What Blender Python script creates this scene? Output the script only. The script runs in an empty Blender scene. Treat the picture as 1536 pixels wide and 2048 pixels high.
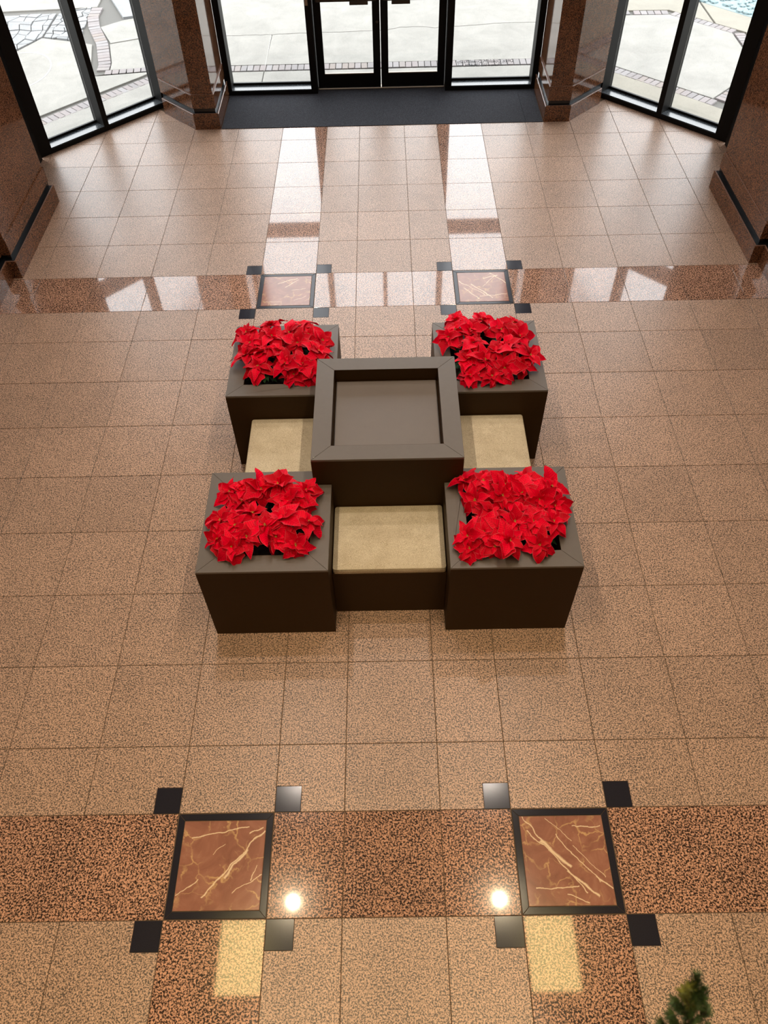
import bpy, bmesh, math, random
from mathutils import Vector, Matrix, Euler
random.seed(7)
scn = bpy.context.scene
COL = scn.collection

# ------------------------------------------------------------------ camera
cam = bpy.data.cameras.new('camera')
cam_o = bpy.data.objects.new('camera', cam); COL.objects.link(cam_o)
CR = Vector((0.99979528, -0.00889355, -0.01817426))
CU = Vector((0.01827259, 0.7826217, 0.62222937))
CF = Vector((-0.00868974, 0.62243408, -0.78262399))
CPOS = Vector((0.0237473, -1.5841334, 5.0485552))
M = Matrix.Identity(4)
for i in range(3):
    M[i][0], M[i][1], M[i][2], M[i][3] = CR[i], CU[i], -CF[i], CPOS[i]
cam_o.matrix_world = M
cam.sensor_fit = 'VERTICAL'; cam.sensor_height = 24.0
cam.lens = 1550.06 / 2048 * 24.0
cam.clip_start = 0.02; cam.clip_end = 200
cam.dof.use_dof = True; cam.dof.focus_distance = 6.0; cam.dof.aperture_fstop = 4.8
scn.camera = cam_o

# ------------------------------------------------------------------ sky and exposure
world = bpy.data.worlds.new('overcast_sky'); scn.world = world; world.use_nodes = True
wn = world.node_tree.nodes; wl = world.node_tree.links; wn.clear()
wo = wn.new('ShaderNodeOutputWorld'); bg = wn.new('ShaderNodeBackground')
tc = wn.new('ShaderNodeTexCoord'); sx = wn.new('ShaderNodeSeparateXYZ')
rp = wn.new('ShaderNodeValToRGB')
wl.new(tc.outputs['Generated'], sx.inputs[0]); wl.new(sx.outputs['Z'], rp.inputs[0])
rp.color_ramp.elements[0].position = 0.0; rp.color_ramp.elements[0].color = (0.90, 0.925, 0.96, 1)
rp.color_ramp.elements[1].position = 0.9; rp.color_ramp.elements[1].color = (0.96, 0.98, 1.0, 1)
wl.new(rp.outputs[0], bg.inputs[0]); wl.new(bg.outputs[0], wo.inputs[0])
bg.inputs[1].default_value = 6.5
vs = scn.view_settings
vs.view_transform = 'Standard'; vs.look = 'None'; vs.gamma = 1.0; vs.use_curve_mapping = False
vs.exposure = 0.0

LAMP_H = 7.95
LAMP_POWER = 235.0
LAMP_X = 1.58
LAMP_Y = (-2.38, -0.62, 1.14, 3.03, 4.70, 6.42)
PANEL_L = 9.0           # brightness of the warm ceiling coffers

# ------------------------------------------------------------------ helpers
def newmat(name):
    m = bpy.data.materials.new(name); m.use_nodes = True
    nt = m.node_tree; b = nt.nodes['Principled BSDF']
    return m, nt, b
def nd(nt, t, **k):
    n = nt.nodes.new(t)
    for a, v in k.items(): setattr(n, a, v)
    return n
def math_(nt, op, a, b=None, clamp=False):
    n = nd(nt, 'ShaderNodeMath', operation=op); n.use_clamp = clamp
    for i, v in enumerate((a, b)):
        if v is None: continue
        if isinstance(v, (int, float)): n.inputs[i].default_value = v
        else: nt.links.new(v, n.inputs[i])
    return n.outputs[0]
def mixc(nt, f, a, b, mode='MIX'):
    n = nd(nt, 'ShaderNodeMix', data_type='RGBA', blend_type=mode)
    for i, v in ((0, f), (6, a), (7, b)):
        if isinstance(v, (int, float)): n.inputs[i].default_value = v
        elif isinstance(v, tuple): n.inputs[i].default_value = (*v, 1)
        else: nt.links.new(v, n.inputs[i])
    return n.outputs[2]
def noise(nt, vec, scale, detail=2, rough=.5, dist=0):
    n = nd(nt, 'ShaderNodeTexNoise'); n.inputs['Scale'].default_value = scale
    n.inputs['Detail'].default_value = detail; n.inputs['Roughness'].default_value = rough
    n.inputs['Distortion'].default_value = dist
    if vec is not None: nt.links.new(vec, n.inputs['Vector'])
    return n.outputs['Fac']
def ramp(nt, f, stops):
    n = nd(nt, 'ShaderNodeValToRGB'); e = n.color_ramp.elements
    while len(e) < len(stops): e.new(0.5)
    for el, (p, c) in zip(e, stops): el.position = p; el.color = (*c, 1)
    nt.links.new(f, n.inputs[0]); return n.outputs[0]
def varied_pos(nt, k=37.0):
    g = nd(nt, 'ShaderNodeNewGeometry'); oi = nd(nt, 'ShaderNodeObjectInfo')
    s = math_(nt, 'MULTIPLY', oi.outputs['Random'], k)
    v = nd(nt, 'ShaderNodeVectorMath', operation='ADD')
    nt.links.new(g.outputs['Position'], v.inputs[0])
    c = nd(nt, 'ShaderNodeCombineXYZ'); nt.links.new(s, c.inputs[0]); nt.links.new(s, c.inputs[1])
    nt.links.new(c.outputs[0], v.inputs[1])
    return v.outputs[0], oi.outputs['Random']
def bump(nt, b, h, strength, dist=.002):
    n = nd(nt, 'ShaderNodeBump'); n.inputs['Strength'].default_value = strength
    n.inputs['Distance'].default_value = dist
    nt.links.new(h, n.inputs['Height']); nt.links.new(n.outputs[0], b.inputs['Normal'])

def granite(name, light, dark, lo, hi, rough, ior, scale=78, var=.08, clouds=.25):
    m, nt, b = newmat(name)
    v, rnd = varied_pos(nt)
    n1 = noise(nt, v, scale, 2.5, .62, .5)
    n2 = noise(nt, v, scale*3.1, 1, .5)
    f = math_(nt, 'ADD', n1, math_(nt, 'MULTIPLY', math_(nt, 'SUBTRACT', n2, .5), .22))
    big = noise(nt, v, 4.0, 3, .6)
    f = math_(nt, 'ADD', f, math_(nt, 'MULTIPLY', math_(nt, 'SUBTRACT', big, .5), clouds*.35))
    mid = tuple(l*.72+d*.28 for l, d in zip(light, dark))
    hi2 = tuple(min(1, l*1.12) for l in light)
    c = ramp(nt, f, [(lo, dark), ((lo+hi)/2, mid), (hi, light), (min(1, hi+.14), hi2)])
    br = math_(nt, 'ADD', math_(nt, 'MULTIPLY', rnd, 2*var), 1-var)
    hv = nd(nt, 'ShaderNodeHueSaturation'); nt.links.new(br, hv.inputs['Value']); nt.links.new(c, hv.inputs['Color'])
    nt.links.new(hv.outputs[0], b.inputs['Base Color'])
    b.inputs['Roughness'].default_value = rough; b.inputs['IOR'].default_value = ior
    return m
def plain(name, col, rough=.5, ior=1.45, metal=0, grain=0, gscale=60, bmp=0):
    m, nt, b = newmat(name)
    tcn = nd(nt, 'ShaderNodeTexCoord')
    n = noise(nt, tcn.outputs['Object'], gscale, 3, .6)
    g = grain if grain else .04
    a = tuple(c*(1-g) for c in col); z = tuple(min(1, c*(1+g)) for c in col)
    nt.links.new(ramp(nt, n, [(.3, a), (.7, z)]), b.inputs['Base Color'])
    b.inputs['Roughness'].default_value = rough; b.inputs['IOR'].default_value = ior
    b.inputs['Metallic'].default_value = metal
    if bmp: bump(nt, b, n, bmp)
    return m

MT = {}
MT['tile'] = granite('honed_granite', (.60, .390, .275), (.088, .062, .048), .445, .56, .36, 1.52, 112, .06, .15)
MT['band'] = granite('polished_dark_granite', (.62, .345, .228), (.034, .020, .017), .462, .575, .04, 1.56, 90, .07, .25)
for _m, _w, _r in ((MT['band'], .35, .17),):
    _b = _m.node_tree.nodes['Principled BSDF']; _b.inputs['Coat Weight'].default_value = _w; _b.inputs['Coat Roughness'].default_value = _r
MT['wallg'] = granite('polished_wall_granite', (.26, .110, .052), (.020, .011, .008), .45, .58, .07, 1.55, 95, .03, .3)
MT['ledge'] = granite('sawn_granite_edge', (.30, .16, .11), (.12, .07, .05), .4, .6, .5, 1.5, 90)
MT['grout'] = plain('floor_grout', (.115, .078, .05), .9)
MT['blackstone'] = plain('black_granite', (.020, .019, .027), .14, 1.34, grain=.35, gscale=300)
MT['reveal'] = plain('black_reveal_metal', (.008, .009, .011), .25, 1.5)
MT['frame'] = plain('black_anodised_frame', (.006, .0055, .0052), .5, 1.25)
MT['sill'] = plain('dark_anodised_sill', (.05, .06, .07), .22, 1.62, grain=.1)
MT['alu'] = plain('bronze_aluminium', (.30, .25, .19), .4, 1.5, .7)
MT['push'] = plain('dark_bronze_bar', (.04, .03, .02), .35, 1.5, .4)
MT['laminate'] = plain('taupe_brown_laminate_lit', (.125, .105, .090), .40, 1.5, grain=.03, gscale=20)  # rim tops: laminate colour lightened for overhead light and reflected sky
MT['laminate_in'] = plain('taupe_brown_panel_skylit', (.155, .13, .115), .38, 1.5, grain=.03, gscale=8)  # tray: same laminate, colour raised to stand in for reflected sky
MT['side'] = plain('taupe_brown_laminate_shaded', (.040, .0185, .0045), .55, 1.22, grain=.04, gscale=30)  # upright faces: same laminate, shade from the overhead light put into the colour
MT['soil'] = plain('dark_peat', (.012, .009, .006), .95, grain=.6, gscale=120, bmp=.8)
MT['pot'] = plain('dark_green_pot', (.012, .02, .012), .6)
MT['wallp'] = plain('painted_wall', (.48, .42, .35), .8)
MT['ceil'] = plain('painted_ceiling', (.55, .50, .44), .9)
MT['piping'] = plain('cushion_piping', (.44, .37, .25), .9, grain=.1, gscale=300)

# cushion fabric : woven beige
def fabric():
    m, nt, b = newmat('beige_woven_fabric')
    t = nd(nt, 'ShaderNodeTexCoord')
    mp = nd(nt, 'ShaderNodeMapping'); nt.links.new(t.outputs['Object'], mp.inputs[0])
    n1 = noise(nt, mp.outputs[0], 210, 2, .7)
    n2 = noise(nt, mp.outputs[0], 9, 3, .6)
    f = math_(nt, 'ADD', math_(nt, 'MULTIPLY', n1, .75), math_(nt, 'MULTIPLY', n2, .25))
    c = ramp(nt, f, [(.32, (.36, .29, .19)), (.5, (.60, .51, .37)), (.66, (.78, .70, .54))])
    nt.links.new(c, b.inputs['Base Color']); b.inputs['Roughness'].default_value = .95
    b.inputs['Specular IOR Level'].default_value = .2
    w = nd(nt, 'ShaderNodeTexWave'); w.inputs['Scale'].default_value = 120; nt.links.new(mp.outputs[0], w.inputs[0])
    w2 = nd(nt, 'ShaderNodeTexWave', bands_direction='Y'); w2.inputs['Scale'].default_value = 120; nt.links.new(mp.outputs[0], w2.inputs[0])
    bump(nt, b, math_(nt, 'ADD', w.outputs['Fac'], w2.outputs['Fac']), .35, .001)
    return m
MT['fabric'] = fabric()
def carpet():
    m, nt, b = newmat('charcoal_ribbed_carpet')
    t = nd(nt, 'ShaderNodeNewGeometry')
    n1 = noise(nt, t.outputs['Position'], 150, 2, .7, 1.0)
    c = ramp(nt, n1, [(.38, (.014, .015, .019)), (.52, (.035, .037, .046)), (.68, (.10, .105, .125))])
    nt.links.new(c, b.inputs['Base Color']); b.inputs['Roughness'].default_value = .9
    b.inputs['Specular IOR Level'].default_value = .15
    bump(nt, b, n1, .8, .004)
    return m
MT['carpet'] = carpet()
def glass():
    m = bpy.data.materials.new('clear_glass'); m.use_nodes = True; nt = m.node_tree; nt.nodes.clear()
    o = nd(nt, 'ShaderNodeOutputMaterial'); mx = nd(nt, 'ShaderNodeMixShader')
    tr = nd(nt, 'ShaderNodeBsdfTransparent'); gl = nd(nt, 'ShaderNodeBsdfGlossy'); fr = nd(nt, 'ShaderNodeFresnel')
    tr.inputs[0].default_value = (.97, .975, .972, 1); gl.inputs['Roughness'].default_value = .01
    fr.inputs[0].default_value = 1.45
    nt.links.new(math_(nt, 'MULTIPLY', fr.outputs[0], .6), mx.inputs[0])
    nt.links.new(tr.outputs[0], mx.inputs[1]); nt.links.new(gl.outputs[0], mx.inputs[2])
    nt.links.new(mx.outputs[0], o.inputs[0]); return m
MT['glass'] = glass()
def concrete(name, a, z, spots=.3):
    m, nt, b = newmat(name)
    v, rnd = varied_pos(nt, 11)
    n1 = noise(nt, v, 2.2, 5, .7, .6); n2 = noise(nt, v, 70, 3, .8)
    f = math_(nt, 'ADD', math_(nt, 'MULTIPLY', n1, 1-spots), math_(nt, 'MULTIPLY', n2, spots))
    nt.links.new(ramp(nt, f, [(.33, a), (.62, z)]), b.inputs['Base Color'])
    b.inputs['Roughness'].default_value = .9; bump(nt, b, n2, .4, .004)
    return m
MT['conc'] = concrete('pale_concrete', (.130, .126, .113), (.222, .215, .195), .55)
MT['conc2'] = concrete('tan_concrete', (.138, .128, .105), (.20, .186, .152), .55)
MT['joint'] = plain('dark_outdoor_joint', (.085, .082, .075), .95)
MT['flag'] = concrete('grey_flagstone', (.105, .108, .110), (.215, .22, .222), .6)
MT['bluestone'] = concrete('pale_blue_gravel', (.13, .19, .20), (.20, .26, .27), .6)
def brickmat():
    m, nt, b = newmat('weathered_brick')
    v, rnd = varied_pos(nt, 11)
    n = noise(nt, v, 45, 4, .8)
    c1 = ramp(nt, rnd, [(0, (.12, .11, .11)), (.35, (.155, .125, .12)), (.7, (.165, .155, .155)), (1, (.15, .115, .095))])
    c = mixc(nt, math_(nt, 'MULTIPLY', n, .6), c1, (.19, .187, .187))
    nt.links.new(c, b.inputs['Base Color']); b.inputs['Roughness'].default_value = .9
    bump(nt, b, n, .5, .004); return m
MT['brick'] = brickmat()
def emit(name, col, s):
    m = bpy.data.materials.new(name); m.use_nodes = True; nt = m.node_tree; nt.nodes.clear()
    o = nd(nt, 'ShaderNodeOutputMaterial'); e = nd(nt, 'ShaderNodeEmission')
    e.inputs[0].default_value = (*col, 1); e.inputs[1].default_value = s
    nt.links.new(e.outputs[0], o.inputs[0]); return m
MT['coffer'] = emit('warm_lit_coffer', (1.0, .76, .30), PANEL_L)
MT['lens'] = emit('lamp_lens', (1.0, .94, .86), 30)

# marble with veins; lines are (x0,y0,x1,y1,width) in metres from the tile centre
def marble(name, lines, seed):
    m, nt, b = newmat(name)
    t = nd(nt, 'ShaderNodeTexCoord')
    off = nd(nt, 'ShaderNodeVectorMath', operation='ADD'); off.inputs[1].default_value = (seed, seed*1.7, 0)
    nt.links.new(t.outputs['Object'], off.inputs[0]); P = off.outputs[0]
    n = nd(nt, 'ShaderNodeTexNoise'); n.inputs['Scale'].default_value = 9; n.inputs['Detail'].default_value = 5
    nt.links.new(P, n.inputs['Vector'])
    d = nd(nt, 'ShaderNodeVectorMath', operation='SUBTRACT'); d.inputs[1].default_value = (.5, .5, .5)
    nt.links.new(n.outputs['Color'], d.inputs[0])
    s = nd(nt, 'ShaderNodeVectorMath', operation='SCALE'); s.inputs['Scale'].default_value = .055
    nt.links.new(d.outputs[0], s.inputs[0])
    w = nd(nt, 'ShaderNodeVectorMath', operation='ADD'); nt.links.new(t.outputs['Object'], w.inputs[0]); nt.links.new(s.outputs[0], w.inputs[1])
    sp = nd(nt, 'ShaderNodeSeparateXYZ'); nt.links.new(w.outputs[0], sp.inputs[0])
    base = ramp(nt, noise(nt, P, 5, 5, .6, 1.5), [(.3, (.25, .108, .075)), (.55, (.33, .145, .10)), (.75, (.39, .19, .13))])
    # broken secondary veins
    vv = nd(nt, 'ShaderNodeTexVoronoi', feature='DISTANCE_TO_EDGE'); vv.inputs['Scale'].default_value = 7
    s2 = nd(nt, 'ShaderNodeVectorMath', operation='SCALE'); s2.inputs['Scale'].default_value = .16
    nt.links.new(d.outputs[0], s2.inputs[0])
    w2 = nd(nt, 'ShaderNodeVectorMath', operation='ADD'); nt.links.new(P, w2.inputs[0]); nt.links.new(s2.outputs[0], w2.inputs[1])
    nt.links.new(w2.outputs[0], vv.inputs['Vector'])
    k = math_(nt, 'SUBTRACT', 1, math_(nt, 'MULTIPLY', vv.outputs['Distance'], 22), True)
    msk = math_(nt, 'MULTIPLY', math_(nt, 'SUBTRACT', noise(nt, P, 6.5, 2), .44), 5, True)
    c = mixc(nt, math_(nt, 'MULTIPLY', math_(nt, 'MULTIPLY', k, msk), .75), base, (.72, .47, .22))
    cloud = math_(nt, 'MULTIPLY', math_(nt, 'SUBTRACT', noise(nt, P, 11, 6, .7, 2.0), .60), 5, True)
    c = mixc(nt, math_(nt, 'MULTIPLY', cloud, .5), c, (.62, .38, .20))
    tot = None
    for (x0, y0, x1, y1, wd) in lines:
        dx, dy = x1-x0, y1-y0; L = math.hypot(dx, dy); dx /= L; dy /= L
        px = math_(nt, 'SUBTRACT', sp.outputs[0], x0); py = math_(nt, 'SUBTRACT', sp.outputs[1], y0)
        al = math_(nt, 'ADD', math_(nt, 'MULTIPLY', px, dx), math_(nt, 'MULTIPLY', py, dy))
        ac = math_(nt, 'ABSOLUTE', math_(nt, 'SUBTRACT', math_(nt, 'MULTIPLY', px, dy), math_(nt, 'MULTIPLY', py, dx)))
        over = math_(nt, 'MAXIMUM', math_(nt, 'MULTIPLY', al, -1), math_(nt, 'SUBTRACT', al, L))
        dd = math_(nt, 'MAXIMUM', ac, over)
        f = math_(nt, 'SUBTRACT', 1.3, math_(nt, 'DIVIDE', dd, wd), True)
        tot = f if tot is None else math_(nt, 'MAXIMUM', tot, f)
    c = mixc(nt, math_(nt, 'MULTIPLY', tot, .95), c, (.85, .66, .45))
    nt.links.new(c, b.inputs['Base Color']); b.inputs['Roughness'].default_value = .11
    b.inputs['IOR'].default_value = 1.5
    return m

def link(name, me, mat=None, parent=None, loc=None, rot=None):
    o = bpy.data.objects.new(name, me); COL.objects.link(o)
    if mat is not None and me is not None and len(me.materials) == 0: me.materials.append(mat)
    if parent is not None: o.parent = parent
    if loc is not None: o.location = loc
    if rot is not None: o.rotation_euler = rot
    return o
def empty(name, loc=(0, 0, 0), rz=0, parent=None):
    o = bpy.data.objects.new(name, None); COL.objects.link(o); o.location = loc; o.rotation_euler = (0, 0, rz)
    o.empty_display_size = .1
    if parent: o.parent = parent
    return o
def tag(o, label, cat, group=None):
    o['label'] = label; o['category'] = cat
    if group: o['group'] = group
    return o
def struct(o): o['kind'] = 'structure'; return o
def mesh_from(verts, faces, name='m', smooth=False):
    me = bpy.data.meshes.new(name); me.from_pydata([tuple(v) for v in verts], [], faces); me.update()
    if smooth:
        for p in me.polygons: p.use_smooth = True
    return me
def area2(p): return sum(p[i][0]*p[(i+1) % len(p)][1]-p[(i+1) % len(p)][0]*p[i][1] for i in range(len(p)))
def prism(poly, z0, z1, bevel=0.0):
    """vertical prism; optional small bevel along the top edge"""
    if area2(poly) < 0: poly = poly[::-1]
    n = len(poly); v = [(x, y, z0) for x, y in poly]
    if bevel:
        v += [(x, y, z1-bevel) for x, y in poly]
        ins = inset(poly, bevel); v += [(x, y, z1) for x, y in ins]
    else: v += [(x, y, z1) for x, y in poly]
    f = [tuple(range(n-1, -1, -1))]
    rings = 2 if bevel else 1
    for r in range(rings):
        for i in range(n):
            a, b2 = r*n+i, r*n+(i+1) % n
            f.append((a, b2, b2+n, a+n))
    f.append(tuple(range(rings*n, rings*n+n)))
    return mesh_from(v, f)
def inset(poly, d):
    n = len(poly); out = []
    for i in range(n):
        p0, p1, p2 = Vector(poly[i-1]), Vector(poly[i]), Vector(poly[(i+1) % n])
        e1 = (p1-p0); e2 = (p2-p1)
        if e1.length < 1e-6 or e2.length < 1e-6: out.append(tuple(p1)); continue
        e1.normalize(); e2.normalize()
        n1 = Vector((-e1.y, e1.x)); n2 = Vector((-e2.y, e2.x))
        bis = n1+n2; k = bis.length
        if k < 1e-4: out.append(tuple(p1+n1*d)); continue
        bis.normalize(); out.append(tuple(p1+bis*(d/max(.3, bis.dot(n1)))))
    return out
def clip(poly, a, b, c):
    """keep a*x+b*y<=c"""
    out = []
    for i in range(len(poly)):
        p, q = poly[i], poly[(i+1) % len(poly)]
        dp, dq = a*p[0]+b*p[1]-c, a*q[0]+b*q[1]-c
        if dp <= 0: out.append(p)
        if (dp < 0 < dq) or (dq < 0 < dp):
            t = dp/(dp-dq); out.append((p[0]+t*(q[0]-p[0]), p[1]+t*(q[1]-p[1])))
    r = []
    for p in out:
        if not r or math.hypot(p[0]-r[-1][0], p[1]-r[-1][1]) > 1e-4: r.append(p)
    if len(r) > 1 and math.hypot(r[0][0]-r[-1][0], r[0][1]-r[-1][1]) < 1e-4: r.pop()
    return r
def local(poly):
    cx = sum(p[0] for p in poly)/len(poly); cy = sum(p[1] for p in poly)/len(poly)
    return [(x-cx, y-cy) for x, y in poly], (cx, cy)
def slab(name, poly, z0, z1, mat, parent=None, bevel=0.0):
    lp, (cx, cy) = local(poly)
    me = prism(lp, z0, z1, bevel)
    return link(name, me, mat, parent, (cx, cy, 0))
def box_me(sx, sy, sz, bevel=0.0, seg=1, centre=True):
    bm = bmesh.new(); bmesh.ops.create_cube(bm, size=1)
    bmesh.ops.scale(bm, vec=(sx, sy, sz), verts=bm.verts)
    if not centre: bmesh.ops.translate(bm, vec=(0, 0, sz/2), verts=bm.verts)
    if bevel: bmesh.ops.bevel(bm, geom=bm.edges[:], offset=bevel, segments=seg, affect='EDGES', profile=.5)
    me = bpy.data.meshes.new('box'); bm.to_mesh(me); bm.free(); return me
def box(name, x0, x1, y0, y1, z0, z1, mat, parent=None, bevel=0.0, seg=1):
    me = box_me(x1-x0, y1-y0, z1-z0, bevel, seg)
    return link(name, me, mat, parent, ((x0+x1)/2, (y0+y1)/2, (z0+z1)/2))

S = .61
NX = .7332*S
XL = [0.5*S, 0.5*S+NX] + [0.5*S+NX+i*S for i in range(1, 8)]      # |x| of the joints
# ------------------------------------------------------------------ floor
JW = .0048
r1, r2, bd, t1 = .7283*S, .8052*S, 1.0048*S, 1.0278*S
y9 = r1+7*S+r2; y10 = y9+bd
ROWS = [-bd-3*S, -bd-2*S, -bd-S, -bd, 0.0, r1] + [r1+i*S for i in range(1, 8)] + [y9, y10] + [y10+t1+i*S for i in range(0, 8)]
FY = 9.24
def base_box(name, x0, x1, y0, y1, z0, z1, mat):
    return link(name, prism([(x0, y0), (x1, y0), (x1, y1), (x0, y1)], z0, z1), mat)
floor = struct(link('floor', prism([(-4.6, -7.0), (4.6, -7.0), (4.6, 8.56), (3.10, 10.06), (-3.10, 10.06), (-4.6, 8.56)], -.12, -.004), MT['grout']))
cols = []
xs = sorted([-x for x in XL]+XL)
SQ = .165
tcount = 0
def room_clip(p):
    p = clip(p, 1, 0, 4.52); p = clip(p, -1, 0, 4.52)
    p = clip(p, 1, 1, 13.10); p = clip(p, -1, 1, 13.10)
    if not p: return p
    mx = sum(q[0] for q in p)/len(p)
    if abs(mx) < 2.60: p = clip(p, 0, 1, FY)
    else:
        p = clip(p, 1 if mx < 0 else -1, 1, 6.70)
    return p
for ri in range(len(ROWS)-1):
    ya, yb = ROWS[ri], ROWS[ri+1]
    isband = (abs(ya-(-bd)) < 1e-6 or abs(ya-y9) < 1e-6)
    for ci in range(len(xs)-1):
        xa, xb = xs[ci], xs[ci+1]
        xm = (xa+xb)/2
        strip = XL[1]-.01 < abs(xm) < XL[2]+.01
        if isband and strip: continue
        dark = isband or (strip and (ya >= y10-1e-6 or yb <= -bd+1e-6))
        h = JW/2
        p = [(xa+h, ya+h), (xb-h, ya+h), (xb-h, yb-h), (xa+h, yb-h)]
        # notch for the small black squares beside the marble insets
        if not isband and not strip:
            for sgn in (-1, 1):
                for edge, inward in ((XL[1], -1), (XL[2], 1)):
                    ex = sgn*edge; inw = sgn*inward
                    for yy, up in ((0.0, 1), (-bd, -1), (y9, -1), (y10, 1)):
                        if (abs(ex-xa) < 1e-6 and inw > 0) or (abs(ex-xb) < 1e-6 and inw < 0):
                            if (up > 0 and abs(ya-yy) < 1e-6) or (up < 0 and abs(yb-yy) < 1e-6):
                                q = SQ+h
                                nx_, ny_ = ex+inw*q, yy+up*q
                                newp = []
                                for (vx, vy) in p:
                                    if abs(vx-ex) < .02 and abs(vy-yy) < .02:
                                        a = (nx_, vy); b_ = (nx_, ny_); c_ = (vx, ny_)
                                        i = p.index((vx, vy)); prv = p[i-1]
                                        if abs(prv[1]-vy) < 1e-6: newp += [a, b_, c_]
                                        else: newp += [c_, b_, a]
                                    else: newp.append((vx, vy))
                                p = newp
        p = room_clip(p)
        if len(p) < 3 or abs(area2(p)) < .002: continue
        if not strip and ya >= -1e-6 and yb < y9+1e-6 and len(p) == 4 and False: pass
        slab('dark_granite_tile' if dark else 'granite_tile', p, -.02, random.uniform(-.0004, .0004), MT['band'] if dark else MT['tile'], floor, .0012)
        tcount += 1
# small black squares + marble insets
for sgn in (-1, 1):
    for ya, yb in ((-bd, 0.0), (y9, y10)):
        xa, xb = sorted((sgn*XL[1], sgn*XL[2]))
        for ex, dx in ((xa, -1), (xb, 1)):
            for ey, dy in ((ya, -1), (yb, 1)):
                x0, x1 = sorted((ex+dx*.002, ex+dx*SQ)); y0, y1 = sorted((ey+dy*.002, ey+dy*SQ))
                slab('black_corner_tile', [(x0, y0), (x1, y0), (x1, y1), (x0, y1)], -.02, 0, MT['blackstone'], floor, .001)
        # four mitred black border strips
        bw = .045; h = .003
        o = [(xa+h, ya+h), (xb-h, ya+h), (xb-h, yb-h), (xa+h, yb-h)]
        i_ = [(xa+bw, ya+bw), (xb-bw, ya+bw), (xb-bw, yb-bw), (xa+bw, yb-bw)]
        for k in range(4):
            q = [o[k], o[(k+1) % 4], i_[(k+1) % 4], i_[k]]
            q = inset(q, .0012)
            slab('black_border_strip', q, -.02, .0002, MT['blackstone'], floor, .001)
        cx, cy = (xa+xb)/2, (ya+yb)/2; w = S/2-bw-.002
        if sgn < 0 and ya < 0:
            ln = [(-.10, -.19, .255, .20, .0050), (.03, -.075, .15, .075, .0075), (-.255, -.165, -.13, -.08, .003), (-.06, .05, .01, .115, .002), (.09, -.16, .25, -.06, .0022), (.19, -.09, .225, -.01, .0025), (-.20, .16, .15, .215, .004), (.16, .18, .24, .22, .004)]
        elif sgn > 0 and ya < 0:
            ln = [(-.24, .25, .10, -.19, .0035), (-.14, .11, .02, -.04, .0095), (.0, -.07, .16, -.21, .006), (-.09, .25, .05, .10, .0022), (-.05, .14, .19, -.13, .0028), (.16, -.10, .26, -.17, .004), (.05, .08, .22, -.11, .002), (-.22, .17, -.10, .06, .003), (.07, .19, .24, .20, .003), (-.2, -.16, .05, -.155, .003), (-.02, -.2, .1, -.24, .003)]
        elif sgn < 0:
            ln = [(-.1, .13, .1, .22, .005), (-.02, .05, .12, .2, .004), (-.2, -.18, -.05, -.2, .003), (.05, .0, .2, .03, .003), (.1, -.18, .22, -.1, .003)]
        else:
            ln = [(-.24, .10, .02, -.14, .004), (-.2, -.02, -.06, -.2, .005), (-.12, .05, .1, -.2, .006), (.1, .24, .26, .06, .005), (.02, .14, .18, .20, .005), (.0, .0, .14, .18, .003), (-.04, -.16, .24, -.14, .004)]
        slab('marble_inset', [(cx-w, cy-w), (cx+w, cy-w), (cx+w, cy+w), (cx-w, cy+w)], -.02, .0005, marble('rosso_marble', ln, 3.1*sgn+ya), floor, .001)

# entrance carpet, two widths meeting at a seam
mat_me = slab('entrance_carpet', [(-2.215, FY+.002), (1.981, FY+.002), (1.966, 10.40), (-2.215, 10.40)], -.02, .006, MT['carpet'])
tag(mat_me, 'wide charcoal carpet in front of the glass doors', 'carpet')
mat2 = slab('entrance_carpet', [(1.985, FY+.002), (2.215, FY+.002), (2.215, 10.28), (1.970, 10.28)], -.02, .005, MT['carpet'])
tag(mat2, 'narrow dark carpet strip beside the right granite pier', 'carpet')
box('door_threshold_base', -1.05, 1.05, 10.28, 10.56, -.10, -.001, MT['grout'], floor)

# ------------------------------------------------------------------ granite walls and piers
def pier(name, s):
    root = struct(empty(name))
    def P(pts): return [(s*x, y) for x, y in pts]
    def ring(d):
        return P([(2.222+d, 9.24+d), (2.570-d*.42, 9.24+d), (3.085, 9.755+d*1.414), (3.085+.12, 9.755+.14), (3.085+.12, 10.34), (2.222+d, 10.26)])
    base = P([(2.222, 9.24), (2.570, 9.24), (3.085, 9.755), (3.06, 9.79), (3.06, 10.255), (2.222, 10.255)])
    slab('plinth_stone', base, -.015, .208, MT['wallg'], root, .004)
    slab('plinth_edge', inset(base if s > 0 else base[::-1], .005), .2085, .2105, MT['ledge'], root)
    rv = P([(2.262, 9.278), (2.552, 9.278), (3.07, 9.80), (3.07, 10.2), (2.262, 10.2)])
    fl = P([(2.236, 9.254), (2.562, 9.254), (3.075, 9.767), (3.06, 9.79), (3.06, 10.255), (2.236, 10.255)])
    slab('black_flashing', fl, .2107, .2145, MT['reveal'], root)
    slab('black_reveal', rv, .2147, .268, MT['reveal'], root)
    lo = P([(2.248, 9.266), (2.559, 9.266), (3.09, 9.797), (3.10, 9.87), (3.06, 10.255), (2.248, 10.255)])
    slab('lower_stone', lo, .268, .448, MT['wallg'], root, .002)
    slab('stone_edge', inset(lo if s > 0 else lo[::-1], .003), .4482, .450, MT['ledge'], root)
    hi = P([(2.264, 9.284), (2.552, 9.284), (3.10, 9.832), (3.085, 9.99), (3.04, 10.255), (2.264, 10.255)])
    slab('shaft_stone', hi, .4502, 7.98, MT['wallg'], root, .002)
    return root
pier('wall_front_left', -1); pier('wall_front_right', 1)

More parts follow.
